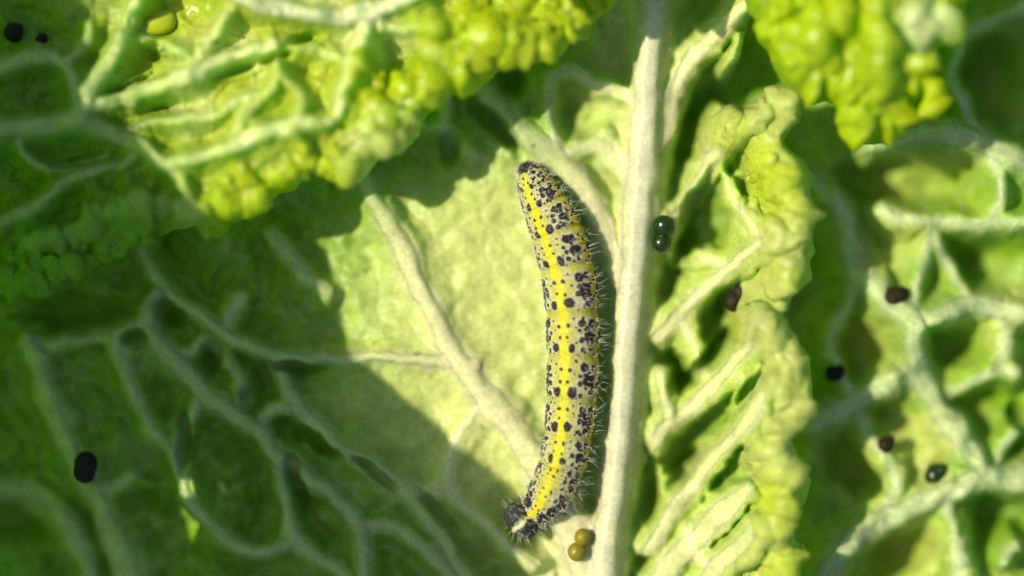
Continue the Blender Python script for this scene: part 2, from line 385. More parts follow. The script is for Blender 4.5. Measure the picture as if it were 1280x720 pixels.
# the blade sinks a little towards the lower left, beyond the long pale side vein
low = sstep(0, 60, (-(X - 42) * 0.86 + (Y - 436) * 0.5)) * sstep(300, 420, Y)
baseA = baseA - 0.25 * low
lft = (1 - right) * (1 - centre)
some = 0.75 + 0.9 * fbm(X, Y, 110, 2, 36)
relA = A.ridge - depth * cell * (1 - 0.55 * curl) - 0.20 * lft * some * cell + 0.20 * lft * wide + 0.20 * fbm(X, Y, 50, 3, 18) * cell * lft - 0.34 * slot
pits = [(620, 158, 42, 11, 48, .50), (564, 186, 13, 20, 0, .32), (640, 100, 16, 22, 0, .35), (722, 138, 30, 34, 0, .18), (862, 168, 11, 48, 12, .75), (908, 102, 42, 11, -45, .75), (872, 250, 10, 38, 28, .50), (931, 232, 8, 22, -10, .40),
        (894, 442, 9, 46, 40, .60), (866, 578, 8, 36, 42, .55), (938, 488, 9, 32, 35, .50), (846, 470, 10, 22, 10, .35), (914, 378, 12, 22, 35, .35), (856, 308, 10, 30, 25, .35), (172, 424, 15, 12, 0, .28), (212, 392, 22, 13, 25, .28), (262, 448, 13, 20, 0, .28),
        (230, 546, 8, 40, 0, .35), (396, 553, 34, 9, 35, .40), (374, 458, 36, 6, 4, .32), (92, 392, 60, 24, 0, .40), (20, 645, 46, 36, 20, .35), (470, 592, 34, 7, 35, .22), (546, 640, 32, 8, 48, .22), (372, 600, 9, 34, -14, .25), (312, 500, 12, 16, 0, .25)]
for c0_, c1_, ra_, rb_, an_, dp_ in pits:
    relA = relA - dp_ * np.exp(-blob(X + 8 * fbm(X, Y, 22, 2, 37), Y + 8 * fbm(X, Y, 22, 2, 38), c0_, c1_, ra_, rb_, an_) ** 4)
smooth_rib = 1 - 0.92 * sstep(0.15, 0.6, A.vein)
relA = relA + ((0.055 * lft + 0.030 * centre) * np.sqrt(np.clip(vf, 0, 1)) + 0.012 * np.sqrt(np.clip(vf2, 0, 1))) * smooth_rib
relA = relA + 0.012 * fine * (1 - A.vein) * (1 - 0.8 * centre) + (0.004 * fine2 + 0.06 * fbm(X, Y, 60, 3, 8) * (0.4 + cell) + 0.025 * fbm(X, Y, 24, 3, 9)) * smooth_rib
relA = relA - 0.05 * np.exp(-((X - 818 + (Y - 360) * 0.115) / 14) ** 2) * sstep(250, 380, Y)
LA = [(905, 152, 26, 34, 20, .14), (934, 175, 20, 24, 0, .22), (984, 128, 25, 22, 10, .24), (962, 196, 24, 26, 30, .34), (985, 232, 26, 24, -10, .34), (956, 240, 20, 24, 0, .26),
      (1000, 285, 22, 40, 5, .36), (978, 300, 20, 30, 0, .28), (995, 340, 24, 28, 0, .32), (962, 350, 22, 26, 20, .26), (950, 395, 24, 26, 40, .26),
      (988, 455, 26, 44, 8, .40), (1002, 500, 20, 40, 0, .34), (965, 440, 18, 30, 0, .22), (980, 530, 26, 24, 0, .30), (955, 560, 22, 26, 30, .24), (990, 585, 22, 26, 0, .30),
      (968, 612, 26, 22, 0, .28), (992, 640, 20, 22, 0, .28), (965, 655, 22, 24, 0, .26), (990, 700, 20, 30, 0, .32), (960, 705, 22, 22, 0, .24), (1000, 770, 24, 36, 0, .30)]
lobA, maskA = A.lobes(LA, 8.0, 0.46, 0.17)
rimA = np.exp(np.minimum(A.sdf, 0) / 7.0)
puffA = lobA * (0.75 + 0.5 * fbm(X, Y, 30, 2, 13)) + 0.03 * maskA * fbm(X, Y, 14, 2, 14)
relA = relA - 0.45 * rimA * sstep(820, 900, X)
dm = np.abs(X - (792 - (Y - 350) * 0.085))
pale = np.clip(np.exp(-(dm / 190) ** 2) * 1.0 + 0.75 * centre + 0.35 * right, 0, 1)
pale = pale * (1 - 0.75 * sstep(-20, 130, ((Y - 400) * 0.64 - (X - 415) * 0.77)) * sstep(330, 430, Y) * (1 - right))  # greener below the shadow edge: the shade is put into the colour
pale = pale * (1 - 0.85 * sstep(260, 150, Y) * sstep(775, 690, X)) * (1 - 0.7 * sstep(500, 420, X) * sstep(330, 250, Y))  # greener under the upper leaves' shadow, shade painted into the blade colour
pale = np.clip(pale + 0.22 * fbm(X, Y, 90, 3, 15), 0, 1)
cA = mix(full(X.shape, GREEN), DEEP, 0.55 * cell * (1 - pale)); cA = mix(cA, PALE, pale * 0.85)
cA = mix(cA, (0.33, 0.43, 0.045), right * 0.85 * (1 - A.vein)); cA = mix(cA, (0.16, 0.33, 0.012), right * sstep(0.3, 1.0, slot) * 0.6)  # furrow floors painted darker green, adding to their shade
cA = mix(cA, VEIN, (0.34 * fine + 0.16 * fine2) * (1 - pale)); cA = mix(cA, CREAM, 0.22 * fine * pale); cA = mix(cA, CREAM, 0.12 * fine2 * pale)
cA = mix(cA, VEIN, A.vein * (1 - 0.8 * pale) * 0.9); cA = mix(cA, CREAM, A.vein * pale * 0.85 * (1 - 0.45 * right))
md = dm < 40
mid = X - np.interp(Y, [-400, 0, 150, 350, 520, 680, 760, 1200], [842, 817, 807, 792, 778, 760, 752, 715])
hwm = np.interp(Y, [0, 350, 600, 720], [15, 17, 17, 22])
cA = mix(cA, WHITE, 0.95 / (1 + (np.abs(mid) / hwm) ** 4)); cA = mix(cA, CREAM, 0.8 * np.exp(-blob(X, Y, 715, 690, 48, 90, 10) ** 2) * (1 - right))
yel = maskA * np.clip(np.exp(-blob(X, Y, 972, 222, 42, 62) ** 4) + 0.9 * np.exp(-blob(X, Y, 968, 630, 34, 40) ** 4) + 0.8 * np.exp(-blob(X, Y, 985, 715, 34, 30) ** 4) + 0.5 * sstep(0.1, 0.4, fbm(X, Y, 60, 2, 16)), 0, 1)
cA = mix(cA, (0.39, 0.41, 0.11), maskA * 0.8); cA = mix(cA, LIME, yel * 0.75)
rootA = thing('cabbage_leaf', 'broad pale green cabbage leaf with white midrib, the caterpillar lying on it', 'leaf', (0, 0, 0))
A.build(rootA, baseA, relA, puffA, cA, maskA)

# ------------------------------------------------------------------ curled leaf overlapping at the upper left
B = Leaf(axis(-560, 830, -25, 810, 1.8), axis(-520, 400, -25, 390, 1.8),
    [(-540, 60), (-480, 260), (-300, 360), (-120, 392), (0, 376), (22, 374), (60, 364), (84, 347), (118, 338), (162, 308), (186, 298), (208, 284), (234, 281), (243, 288), (250, 296),
     (262, 297), (274, 288), (284, 274), (308, 270), (322, 258), (342, 242), (366, 232), (384, 216), (402, 224), (424, 232), (446, 226), (462, 204), (476, 188), (500, 184), (520, 166),
     (533, 142), (556, 124), (572, 108), (594, 106), (612, 94), (626, 76), (652, 72), (688, 80), (704, 62), (720, 50), (736, 46), (744, 22), (768, 14), (782, -10), (786, -80), (740, -220), (560, -400), (200, -500), (-300, -420), (-500, -200)])
X, Y = B.X, B.Y
B.veins([('midrib', [(-420, 190, 15), (-200, 180, 12), (-60, 170, 10), (20, 162, 10), (70, 156, 11), (100, 149, 12), (112, 122, 11), (132, 86, 10), (152, 50, 10), (170, 4, 9), (190, -60, 9), (230, -200, 8)], .16),
         ('vein', [(104, 146, 10), (140, 128, 9), (184, 112, 9), (236, 98, 9), (290, 76, 8), (340, 56, 7)], .14),
         ('vein', [(104, 154, 10), (140, 168, 9), (176, 184, 9), (204, 204, 9), (240, 200, 9), (290, 182, 9), (330, 166, 10), (372, 156, 9), (410, 150, 7)], .15),
         ('vein', [(200, -120, 10), (260, -40, 10), (300, -6, 11), (340, 10, 11), (400, 20, 11), (455, 15, 11), (510, 0, 9), (570, -40, 7)], .20),
         ('vein', [(456, 16, 9), (452, 50, 8), (442, 84, 8), (430, 112, 7), (420, 140, 6)], .14)], True)
B.veins([('n', p, h * 0.65) for p, h in [
    ([(-60, 110, 7), (0, 86, 7), (40, 70, 8), (76, 78, 8), (94, 108, 7), (100, 145, 6)], .12), ([(76, 78, 5), (100, 60, 5), (112, 44, 4), (108, 10, 4)], .07),
    ([(204, 204, 7), (225, 232, 5), (240, 262, 5)], .06), ([(176, 184, 5), (150, 205, 4), (120, 215, 5), (85, 228, 5), (40, 260, 5), (0, 275, 5), (-60, 290, 5)], .07),
    ([(130, 196, 4), (100, 205, 4), (60, 210, 4), (30, 190, 4), (20, 165, 5)], .05), ([(150, 165, 4), (190, 150, 4), (250, 145, 4), (290, 130, 5), (330, 120, 4)], .06),
    ([(236, 98, 5), (260, 60, 5), (280, 30, 5), (300, -4, 6)], .07), ([(170, 40, 5), (210, 60, 4), (240, 70, 4)], .05), ([(340, 56, 5), (390, 60, 5), (440, 84, 5)], .06),
    ([(340, 56, 5), (350, 90, 4), (375, 115, 5), (372, 150, 5)], .05), ([(455, 15, 5), (500, 40, 5), (540, 30, 5), (580, 45, 5)], .06), ([(290, 182, 6), (300, 150, 5), (330, 120, 5), (350, 90, 4)], .05),
    ([(0, 300, 5), (40, 298, 5), (90, 290, 5), (140, 262, 5), (200, 258, 5), (240, 262, 5)], .08)]])
B.grow()
warpx = X + 14 * fbm(X, Y, 50, 3, 21); warpy = Y + 14 * fbm(X, Y, 50, 3, 22)
vf = voro(warpx, warpy, 38, 15); fine = np.exp(-(vf / 0.11) ** 2)
tilt = (X * 0.38 + Y * 0.92)                        # grows across the leaf towards its margin
baseB = 0.82 + 0.30 * sstep(120, 330, tilt) * sstep(80, 300, X) + 0.12 * fbm(X, Y, 200, 2, 23) - 0.25 * sstep(150, -100, X) * sstep(120, 260, Y)
cell = 1 - np.exp(-(B.dmin / 15) ** 2)
grvB = (B.dmin / 8.0) * np.exp(1 - B.dmin / 8.0)
hol = np.maximum.reduce([np.exp(-blob(X, Y, *h_) ** 4) for h_ in [(212, 134, 34, 13, -8), (165, 104, 30, 6, -24), (296, 84, 34, 7, -20), (378, 48, 20, 7, -18), (498, 62, 26, 24, 40), (196, 62, 16, 12, 0), (340, 72, 24, 5, -15), (100, 200, 40, 7, -12), (180, 30, 34, 14, 0)]])
relB = B.ridge - 0.20 * cell - 0.06 * grvB - 0.22 * hol + 0.02 * fine + 0.22 * fbm(X, Y, 60, 3, 24) + 0.07 * fbm(X, Y, 24, 3, 25)
LB = [(262, 272, 20, 24, 20, .30), (272, 250, 16, 20, 0, .24), (302, 242, 18, 26, -10, .30), (286, 226, 16, 18, 0, .24), (340, 218, 20, 18, 0, .30), (362, 210, 18, 22, 10, .26), (322, 232, 14, 18, 0, .22),
      (430, 200, 30, 32, 20, .40), (400, 204, 18, 20, 0, .28), (448, 172, 22, 24, 0, .30), (476, 145, 28, 34, -20, .40), (470, 105, 16, 30, -10, .30), (450, 128, 16, 22, 10, .24), (508, 160, 18, 20, 0, .26), (520, 122, 18, 32, 10, .34), (505, 92, 18, 18, 0, .28),
      (545, 100, 18, 24, 10, .30), (540, 60, 22, 26, 0, .28), (592, 84, 30, 26, -10, .40), (570, 55, 20, 22, 0, .28), (598, 48, 22, 22, 0, .30), (650, 58, 24, 20, 0, .34), (622, 36, 18, 24, 0, .28), (672, 62, 14, 18, 0, .28), (680, 25, 20, 22, 0, .30),
      (716, 24, 20, 26, 8, .38), (640, 5, 24, 24, 0, .30), (752, -4, 20, 22, 0, .26), (700, -25, 24, 22, 0, .28), (590, 5, 22, 24, 0, .26),
      (162, 262, 26, 26, 10, .30), (138, 284, 24, 22, 0, .26), (110, 262, 22, 26, 20, .26), (66, 288, 20, 18, 0, .26), (178, 284, 16, 22, 20, .22), (220, 272, 20, 12, -8, .18), (54, 322, 26, 20, -10, .28), (88, 318, 16, 24, 0, .24), (20, 345, 26, 22, 0, .26), (105, 312, 10, 16, 0, .16), (-20, 360, 26, 22, 0, .24)]
lobB, maskB = B.lobes(LB, 8.0, 0.58, 0.19)
rimB = np.exp(np.minimum(B.sdf, 0) / 6.0)
relB = relB - 0.40 * rimB
puffB = lobB * (0.8 + 0.5 * fbm(X, Y, 26, 2, 26)) + 0.03 * maskB * fbm(X, Y, 13, 2, 27)
lit = sstep(90, 300, X + 0.3 * (200 - Y))           # yellower on the sunlit side, greener in the shade: light put into the colour
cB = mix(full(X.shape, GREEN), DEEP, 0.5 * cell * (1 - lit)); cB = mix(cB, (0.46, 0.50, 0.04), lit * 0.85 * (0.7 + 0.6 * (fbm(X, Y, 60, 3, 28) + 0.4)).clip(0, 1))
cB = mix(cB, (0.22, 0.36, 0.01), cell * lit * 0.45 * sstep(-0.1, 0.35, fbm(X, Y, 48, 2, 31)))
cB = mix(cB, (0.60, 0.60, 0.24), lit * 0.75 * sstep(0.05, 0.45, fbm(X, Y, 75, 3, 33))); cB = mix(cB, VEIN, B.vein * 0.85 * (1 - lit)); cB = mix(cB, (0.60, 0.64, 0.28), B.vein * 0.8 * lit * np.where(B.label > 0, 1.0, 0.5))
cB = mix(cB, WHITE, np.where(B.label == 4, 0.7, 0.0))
cB = mix(cB, LIME, maskB * sstep(200, 330, X) * 0.9 * sstep(0.1, 0.6, 0.5 + 0.8 * fbm(X, Y, 60, 2, 29))); cB = mix(cB, (0.20, 0.38, 0.02), maskB * sstep(240, 190, X) * 0.7)  # frill painted lime in the sun, darker green in the shade
rootB = thing('cabbage_leaf', 'crinkled yellow-green cabbage leaf with curled bubbly margin overlapping above the dark frass oval', 'leaf', (-3.5, 2, 0.8))
rootB.location = (0, 0, 0)
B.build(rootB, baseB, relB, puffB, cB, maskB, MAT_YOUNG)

# ------------------------------------------------------------------ bright frilled leaf tip at the top right
Dl = Leaf(axis(860, 1290, 900, 1240, 1.7), axis(-420, 200, -20, 195, 1.7),
    [(944, 14), (950, 40), (966, 58), (974, 78), (984, 98), (1000, 112), (1018, 126), (1040, 124), (1050, 138), (1066, 160), (1088, 176), (1118, 178), (1138, 172), (1146, 150), (1144, 126), (1152, 128), (1162, 146), (1176, 152), (1185, 138),
     (1182, 108), (1174, 84), (1162, 70), (1172, 62), (1190, 48), (1206, 24), (1218, 4), (1226, -40), (1270, -160), (1240, -330), (1100, -410), (950, -330), (890, -160), (930, -30)])
X, Y = Dl.X, Dl.Y
Dl.veins([('midrib', [(1090, -380, 14), (1088, -200, 12), (1090, -60, 9), (1100, 0, 7), (1104, 60, 6), (1100, 120, 5)], .14),
          ('vein', [(1094, -40, 7), (1060, 0, 6), (1030, 40, 5), (1010, 80, 5)], .08), ('vein', [(1098, -30, 8), (1130, -4, 8), (1154, 30, 8), (1166, 60, 6), (1168, 100, 4)], .10)], True)
Dl.grow()
baseD = 0.95 + 0.25 * sstep(-200, 60, Y) - 0.20 * sstep(90, 180, Y) + 0.05 * fbm(X, Y, 120, 2, 41)
cell = 1 - np.exp(-(Dl.dmin / 16) ** 2)
relD = Dl.ridge - 0.12 * cell + 0.08 * fbm(X, Y, 46, 3, 42)
LD = [(954, 28, 12, 20, -20, .20), (976, 40, 14, 34, -15, .26), (992, 28, 14, 24, -10, .32), (1014, 30, 14, 30, -12, .34), (1008, 62, 22, 26, -20, .36), (1018, 96, 26, 24, 10, .36), (1050, 30, 18, 30, -25, .34), (1058, 78, 24, 34, -25, .38), (1046, 112, 20, 16, 0, .28),
      (1074, 24, 16, 24, -20, .30), (1090, 62, 20, 40, -28, .40), (1108, 92, 14, 28, -22, .28), (1076, 140, 14, 28, -30, .34), (1100, 138, 16, 40, -6, .42), (1124, 146, 18, 34, 6, .40), (1134, 84, 18, 28, -35, .30), (1166, 110, 17, 38, -8, .42),
      (1150, 60, 16, 20, 0, .24), (1122, 16, 18, 22, -20, .30), (1150, 20, 24, 34, -10, .26), (1188, 20, 18, 30, 15, .30), (1090, -20, 26, 24, 0, .28), (1030, -20, 24, 24, 0, .28), (990, -30, 22, 24, 0, .26), (1200, -30, 22, 26, 0, .26), (1145, -40, 26, 26, 0, .26)]
lobD, maskD = Dl.lobes(LD, 8.0, 0.55, 0.22)
relD = relD - 0.40 * np.exp(np.minimum(Dl.sdf, 0) / 6.0)
puffD = lobD * (0.8 + 0.4 * fbm(X, Y, 26, 2, 43)) + 0.025 * maskD * fbm(X, Y, 12, 2, 44)
cD = mix(full(X.shape, (0.26, 0.38, 0.010)), (0.39, 0.47, 0.003), maskD * (0.75 + 0.6 * fbm(X, Y, 40, 2, 45)).clip(0, 1))
cD = mix(cD, (0.52, 0.58, 0.26), np.exp(-blob(X, Y, 1152, 26, 30, 44) ** 4) * 0.8); cD = mix(cD, (0.5, 0.58, 0.2), Dl.vein * 0.35 * (1 - 0.9 * maskD))
rootD = thing('cabbage_leaf', 'small bright lime leaf tip bunched into shiny bubbly lobes', 'leaf')
Dl.build(rootD, baseD, relD, puffD, cD, maskD, MAT_YOUNG)

# ------------------------------------------------------------------ netted leaf lying lower on the right
E = Leaf(axis(880, 2100, 940, 1310, 1.9), axis(-600, 1300, -25, 745, 1.9),
    [(900, -200), (1000, -480), (1300, -590), (1700, -500), (2000, -150), (2080, 300), (2000, 800), (1700, 1180), (1300, 1280), (1000, 1100), (900, 700), (890, 300)])
X, Y = E.X, E.Y
E.veins([('midrib', [(1700, 640, 32.5), (1480, 612, 22.5), (1360, 604, 16.2), (1290, 602, 13.8), (1236, 592, 13.8), (1204, 548, 12.5), (1174, 504, 12.5), (1150, 464, 12.5), (1140, 432, 11.2), (1134, 396, 12.5), (1104, 372, 11.2), (1074, 342, 11.2), (1062, 300, 11.2), (1050, 262, 10.0), (1018, 232, 8.8), (980, 190, 7.5)], 0.136),
         ('vein', [(1136, 396, 10.0), (1178, 391, 10.0), (1214, 380, 11.2), (1248, 386, 8.8), (1290, 393, 8.8), (1360, 400, 8.8), (1480, 420, 10.0)], 0.099),
         ('vein', [(1150, 464, 11.2), (1112, 480, 10.0), (1062, 505, 10.0), (1030, 524, 10.0), (980, 548, 7.5)], 0.099),
         ('vein', [(1236, 592, 12.5), (1190, 612, 11.2), (1140, 636, 11.2), (1092, 660, 11.2), (1054, 686, 11.2), (1028, 735, 11.2), (1010, 820, 10.0)], 0.112),
         ('vein', [(1420, 260, 12.5), (1340, 226, 11.2), (1280, 202, 11.2), (1232, 180, 11.2), (1180, 168, 10.0), (1120, 172, 8.8), (1060, 192, 7.5)], 0.099)], True)
E.veins([('n', p, h) for p, h in [
    ([(1078, 244, 6), (1096, 262, 6), (1150, 276, 6), (1240, 282, 6), (1330, 276, 6)], 0.056), ([(1330, -10, 7), (1284, 8, 7), (1242, 26, 6), (1200, 46, 6)], 0.062), ([(1164, 276, 5), (1162, 310, 6), (1150, 345, 5), (1136, 390, 6)], 0.050),
    ([(1232, 180, 5), (1250, 230, 5), (1240, 282, 5)], 0.043), ([(1214, 380, 6), (1196, 345, 5), (1178, 310, 5), (1164, 276, 5)], 0.050), ([(1250, 730, 5), (1262, 690, 5), (1300, 668, 5)], 0.043), ([(1174, 504, 5), (1210, 480, 5), (1248, 465, 5), (1300, 470, 5)], 0.050),
    ([(1110, 640, 5), (1120, 600, 5), (1100, 560, 5), (1070, 510, 5)], 0.037), ([(1180, 616, 6), (1196, 660, 6), (1200, 720, 6), (1210, 780, 6)], 0.056), ([(1060, 505, 4), (1050, 460, 4), (1040, 420, 4), (1075, 345, 5)], 0.031),
    ([(1200, 46, 5), (1190, 100, 5), (1232, 180, 5)], 0.037), ([(1248, 465, 5), (1256, 430, 5), (1250, 388, 5)], 0.037), ([(1236, 592, 5), (1262, 550, 5), (1290, 520, 5)], 0.043)]])
E.grow()
warpx = X + 14 * fbm(X, Y, 50, 3, 51); warpy = Y + 14 * fbm(X, Y, 50, 3, 52)
vf = voro(warpx, warpy, 40, 25); fine = np.exp(-(vf / 0.11) ** 2)
cell = 1 - np.exp(-(E.dmin / 17) ** 2)
baseE = -0.14 + 0.22 * fbm(X, Y, 260, 2, 53) - 0.25 * sstep(1000, 930, X)
holE = np.maximum.reduce([np.exp(-blob(X, Y, *h_) ** 6) for h_ in [(1188, 432, 40, 26, 10), (1078, 440, 48, 40, 20), (1262, 655, 46, 54, 0), (1140, 692, 48, 30, -30), (1226, 318, 46, 40, 20), (1130, 226, 84, 34, 4), (1222, 506, 40, 34, 20), (1080, 580, 40, 44, 0), (1226, 96, 60, 60, 0), (1268, 540, 26, 34, 0)]])
relE = E.ridge - 0.45 * holE * cell - 0.34 * cell + 0.01 * fine + 0.34 * fbm(X, Y, 80, 3, 54) + 0.10 * fbm(X, Y, 34, 2, 57) + 0.02 * fbm(X, Y, 28, 3, 55)
LE = [(1104, 312, 36, 36, 0, .24), (1265, 420, 26, 40, 0, .12), (1150, 560, 34, 44, 30, .14), (1210, 700, 24, 44, 0, .12), (1100, 440, 24, 30, 0, .10), (1080, 600, 30, 40, 0, .12), (1150, 690, 34, 34, 0, .14)]
lobE, maskE = E.lobes(LE)
puffE = lobE
cE = mix(full(X.shape, GREEN), DEEP, cell * 0.4); cE = mix(cE, (0.42, 0.48, 0.08), np.clip(maskE * 0.8 + 0.25 + 0.9 * fbm(X, Y, 70, 3, 56), 0, 0.9)); cE = mix(cE, (0.42, 0.48, 0.24), E.vein * 0.85); cE = mix(cE, VEIN, 0.25 * fine)
rootE = thing('cabbage_leaf', 'darker netted cabbage leaf with thick forking pale veins behind the blurred frilled edge', 'leaf')
E.build(rootE, baseE, relE, puffE, cE, None)

# ------------------------------------------------------------------ outer leaf standing at the left, whose shade falls over the lower left
def shade_point(px, py, z0, z):
    x, y = unproj(px, py, z0)
    return np.array([x - LH.x * COT * (z - z0), y - LH.y * COT * (z - z0), z])
edge = [((60, -420), 1, 4.6), ((70, -180), 1, 4.8), ((72, -40), 1, 4.9), ((84, 40), 1, 5.0), ((98, 120), 1, 5.0), ((170, 176), 1, 5.1), ((236, 240), 1, 5.3), ((400, 318), 0, 5.4), ((414, 400), 0, 5.5), ((452, 446), 0, 5.7),
        ((512, 502), 0, 5.9), ((570, 552), 0, 6.1), ((622, 600), 0, 6.3), ((650, 646), 0, 6.4), ((656, 730), 0, 6.5), ((640, 900), 0, 6.3), ((560, 1150), 0, 5.6)]
EP = catmull([shade_point(*p, z0, z) for p, z0, z in edge], 26)
nu, nv = len(EP), 260
Vc = np.zeros((nu, nv, 3))
tv = np.linspace(0, 1, nv)
for i, e in enumerate(EP):
    b = np.array([-11.5 + 0.02 * (e[1]) ** 2 * 0.3, e[1] * 0.55, -3.0]); mid = np.array([min(e[0] - 1.6, -8.4), e[1] * 0.85, 2.2])
    Vc[i] = ((1 - tv) ** 2)[:, None] * b + (2 * tv * (1 - tv))[:, None] * mid + (tv ** 2)[:, None] * e
U_, V_ = np.meshgrid(np.arange(nu), np.arange(nv), indexing='ij')
wob = 0.10 * fbm(U_ * 1.4, V_ * 1.4, 60, 3, 61) + 0.05 * fbm(U_ * 1.4, V_ * 1.4, 22, 2, 62)
Vc[..., 0] += wob * (1 - tv[None, :] ** 6)
# holes placed to let the sun through to the two bright flecks
holes = [(shade_point(238, 657, -0.2, 0), 0.15, 0.17, 25), (shade_point(264, 613, -0.2, 0), 0.09, 0.10, 0)]
q0 = Vc[..., :2] - np.array([LH.x, LH.y]) * -COT * Vc[..., 2:3]      # each vertex slid down the light onto z=0
hsd = np.full((nu, nv), 9.0)
fu = np.ones((nu, nv))
for c, rx, ry, an in holes:
    hsd = np.minimum(hsd, blob(q0[..., 0], q0[..., 1], c[0], c[1], rx, ry, an) - 1)
idx = np.arange(nu * nv).reshape(nu, nv)
# refine only by dropping faces wholly inside the holes
q = np.stack([idx[:-1, :-1], idx[1:, :-1], idx[1:, 1:], idx[:-1, 1:]], -1).reshape(-1, 4)
q = q[hsd.ravel()[q].mean(1) > 0]
ridC = np.exp(-((U_ - nu * 0.55) / 10.0) ** 2)
cC = mix(full((nu, nv), (0.35, 0.44, 0.08)), WHITE, ridC * 0.8)
rootC = thing('cabbage_leaf', 'tall outer cabbage leaf standing at the left, shading the lower left', 'leaf')
lab = (np.abs(U_ - nu * 0.55) < 14).astype(int).ravel()[q].min(1)
for k, nm in ((0, 'blade'), (1, 'midrib')):
    f = q[lab == k]; u, inv = np.unique(f.ravel(), return_inverse=True)
    mesh_obj(nm, Vc.reshape(-1, 3)[u], inv.reshape(f.shape), MAT_THIN, rootC, cC.reshape(-1, 3)[u])

# ------------------------------------------------------------------ leaf added out of view, arching over to shade the top of the midrib
F_ = []
nu2, nv2 = 90, 70
for i in range(nu2):
    t = i / (nu2 - 1); px_ = 505 + 160 * t
    yy = -10 + 8 * math.sin(t * 9) + 5 * math.sin(t * 23 + 1) - 60 * abs(2 * t - 1) ** 6
    for j in range(nv2):
        v = j / (nv2 - 1); wdt = 1 + 2.2 * v * (1 - v) * 2
        x0 = (px_ - 585) * wdt + 585 - 60 * v; y0 = yy - 760 * v; z0 = 2.9 - 5.2 * v * v + 0.5 * v + 0.10 * math.sin(t * 14 + v * 6) * v
        F_.append(((x0 - 640) / PPC, (360 - y0) / PPC, z0))
F_ = np.array(F_); idx = np.arange(nu2 * nv2).reshape(nu2, nv2)
q = np.stack([idx[:-1, :-1], idx[1:, :-1], idx[1:, 1:], idx[:-1, 1:]], -1).reshape(-1, 4)
tF = np.repeat(np.arange(nu2), nv2)
cF = mix(full((nu2 * nv2,), (0.28, 0.43, 0.04)), WHITE, np.exp(-((tF - 45) / 4.0) ** 2) * 0.8)
rootF = thing('cabbage_leaf', 'narrow cabbage leaf added out of view to shade the top of the midrib', 'leaf')
lab = (np.abs(tF - 45) < 6).astype(int)[q].min(1)
for k, nm in ((0, 'blade'), (1, 'midrib')):
    f = q[lab == k]; u, inv = np.unique(f.ravel(), return_inverse=True)
    mesh_obj(nm, F_[u], inv.reshape(f.shape), MAT_THIN, rootF, cF[u])

# ------------------------------------------------------------------ soil far below, only seen between leaf edges from other positions
gx = np.linspace(-150, 150, 60); GX, GY = np.meshgrid(gx, gx)
GZ = -6 + 0.5 * fbm(GX, GY, 12, 3, 71); idx = np.arange(3600).reshape(60, 60)
q = np.stack([idx[:-1, :-1], idx[:-1, 1:], idx[1:, 1:], idx[1:, :-1]], -1).reshape(-1, 4)
go = mesh_obj('ground', np.stack([GX, GY, GZ], -1).reshape(-1, 3), q, simple_material('soil', (0.06, 0.042, 0.03), 0.95, 0.2, 0.8, 400, var=0.4)); go['kind'] = 'structure'

# ------------------------------------------------------------------ the caterpillar
def body_material():
    m, N, L = new_mat('caterpillar skin')
    out = N.new('ShaderNodeOutputMaterial'); p = N.new('ShaderNodeBsdfPrincipled'); L.new(p.outputs[0], out.inputs[0])
    at = N.new('ShaderNodeAttribute'); at.attribute_name = 'tint'
    tc = N.new('ShaderNodeTexCoord'); n = N.new('ShaderNodeTexNoise'); n.inputs['Scale'].default_value = 5200; n.inputs['Detail'].default_value = 3
    L.new(tc.outputs['Object'], n.inputs['Vector'])
    r = N.new('ShaderNodeMapRange'); r.inputs[1].default_value = 0.3; r.inputs[2].default_value = 0.7; r.inputs[3].default_value = 0.72; r.inputs[4].default_value = 1.22; L.new(n.outputs[0], r.inputs[0])
    v = N.new('ShaderNodeVectorMath'); v.operation = 'SCALE'; L.new(at.outputs['Color'], v.inputs[0]); L.new(r.outputs[0], v.inputs['Scale'])
    L.new(v.outputs[0], p.inputs['Base Color'])
    b = N.new('ShaderNodeBump'); b.inputs['Strength'].default_value = 0.5; b.inputs['Distance'].default_value = 0.00006; L.new(n.outputs[0], b.inputs['Height']); L.new(b.outputs[0], p.inputs['Normal'])
    p.inputs['Roughness'].default_value = 0.45; p.inputs['Specular IOR Level'].default_value = 0.06
    p.inputs['Subsurface Weight'].default_value = 0.06; p.inputs['Subsurface Radius'].default_value = (1, 0.8, 0.2); p.inputs['Subsurface Scale'].default_value = 0.0004
    return m
MAT_BODY = body_material()
spine = np.array([(656.5, 202, 4), (658, 206, 11), (661.5, 214, 16.5), (668, 229, 23), (678.5, 250, 28.5), (689, 271, 32), (700, 298, 34), (707.5, 330, 34.5), (713, 360, 34.5), (716, 400, 34), (717, 440, 33.5),
                  (716.5, 480, 33), (714, 515, 32), (710.5, 545, 31), (705.5, 572, 30.5), (698.5, 594, 30), (690, 612, 29), (680, 627, 26), (669, 638, 22), (661, 644.5, 17)])
S = catmull(spine, 40); keep_i = np.r_[True, np.hypot(*np.diff(S[:, :2], axis=0).T) > 0]; S = S[keep_i]
arc = np.r_[0, np.cumsum(np.hypot(*np.diff(S[:, :2], axis=0).T))]
ns, na = 760, 200
ss = np.linspace(0, arc[-1], ns)
cx = np.interp(ss, arc, S[:, 0]); cy = np.interp(ss, arc, S[:, 1]); rr = np.interp(ss, arc, S[:, 2])
zleaf = np.array([max(A.z(x, y), A.z(x - 10, y), A.z(x + 10, y)) for x, y in zip(cx[::10], cy[::10])])
zs = np.interp(ss, ss[::10], np.convolve(np.pad(zleaf, 6, 'edge'), np.ones(13) / 13, 'valid'))
pair_y = np.array([212, 230, 252, 284, 325, 380, 435, 490, 535, 575, 604, 626, 642])
pair_s = np.interp(pair_y, cy, ss); seg_len = np.diff(np.r_[pair_s[0] - 16, pair_s])
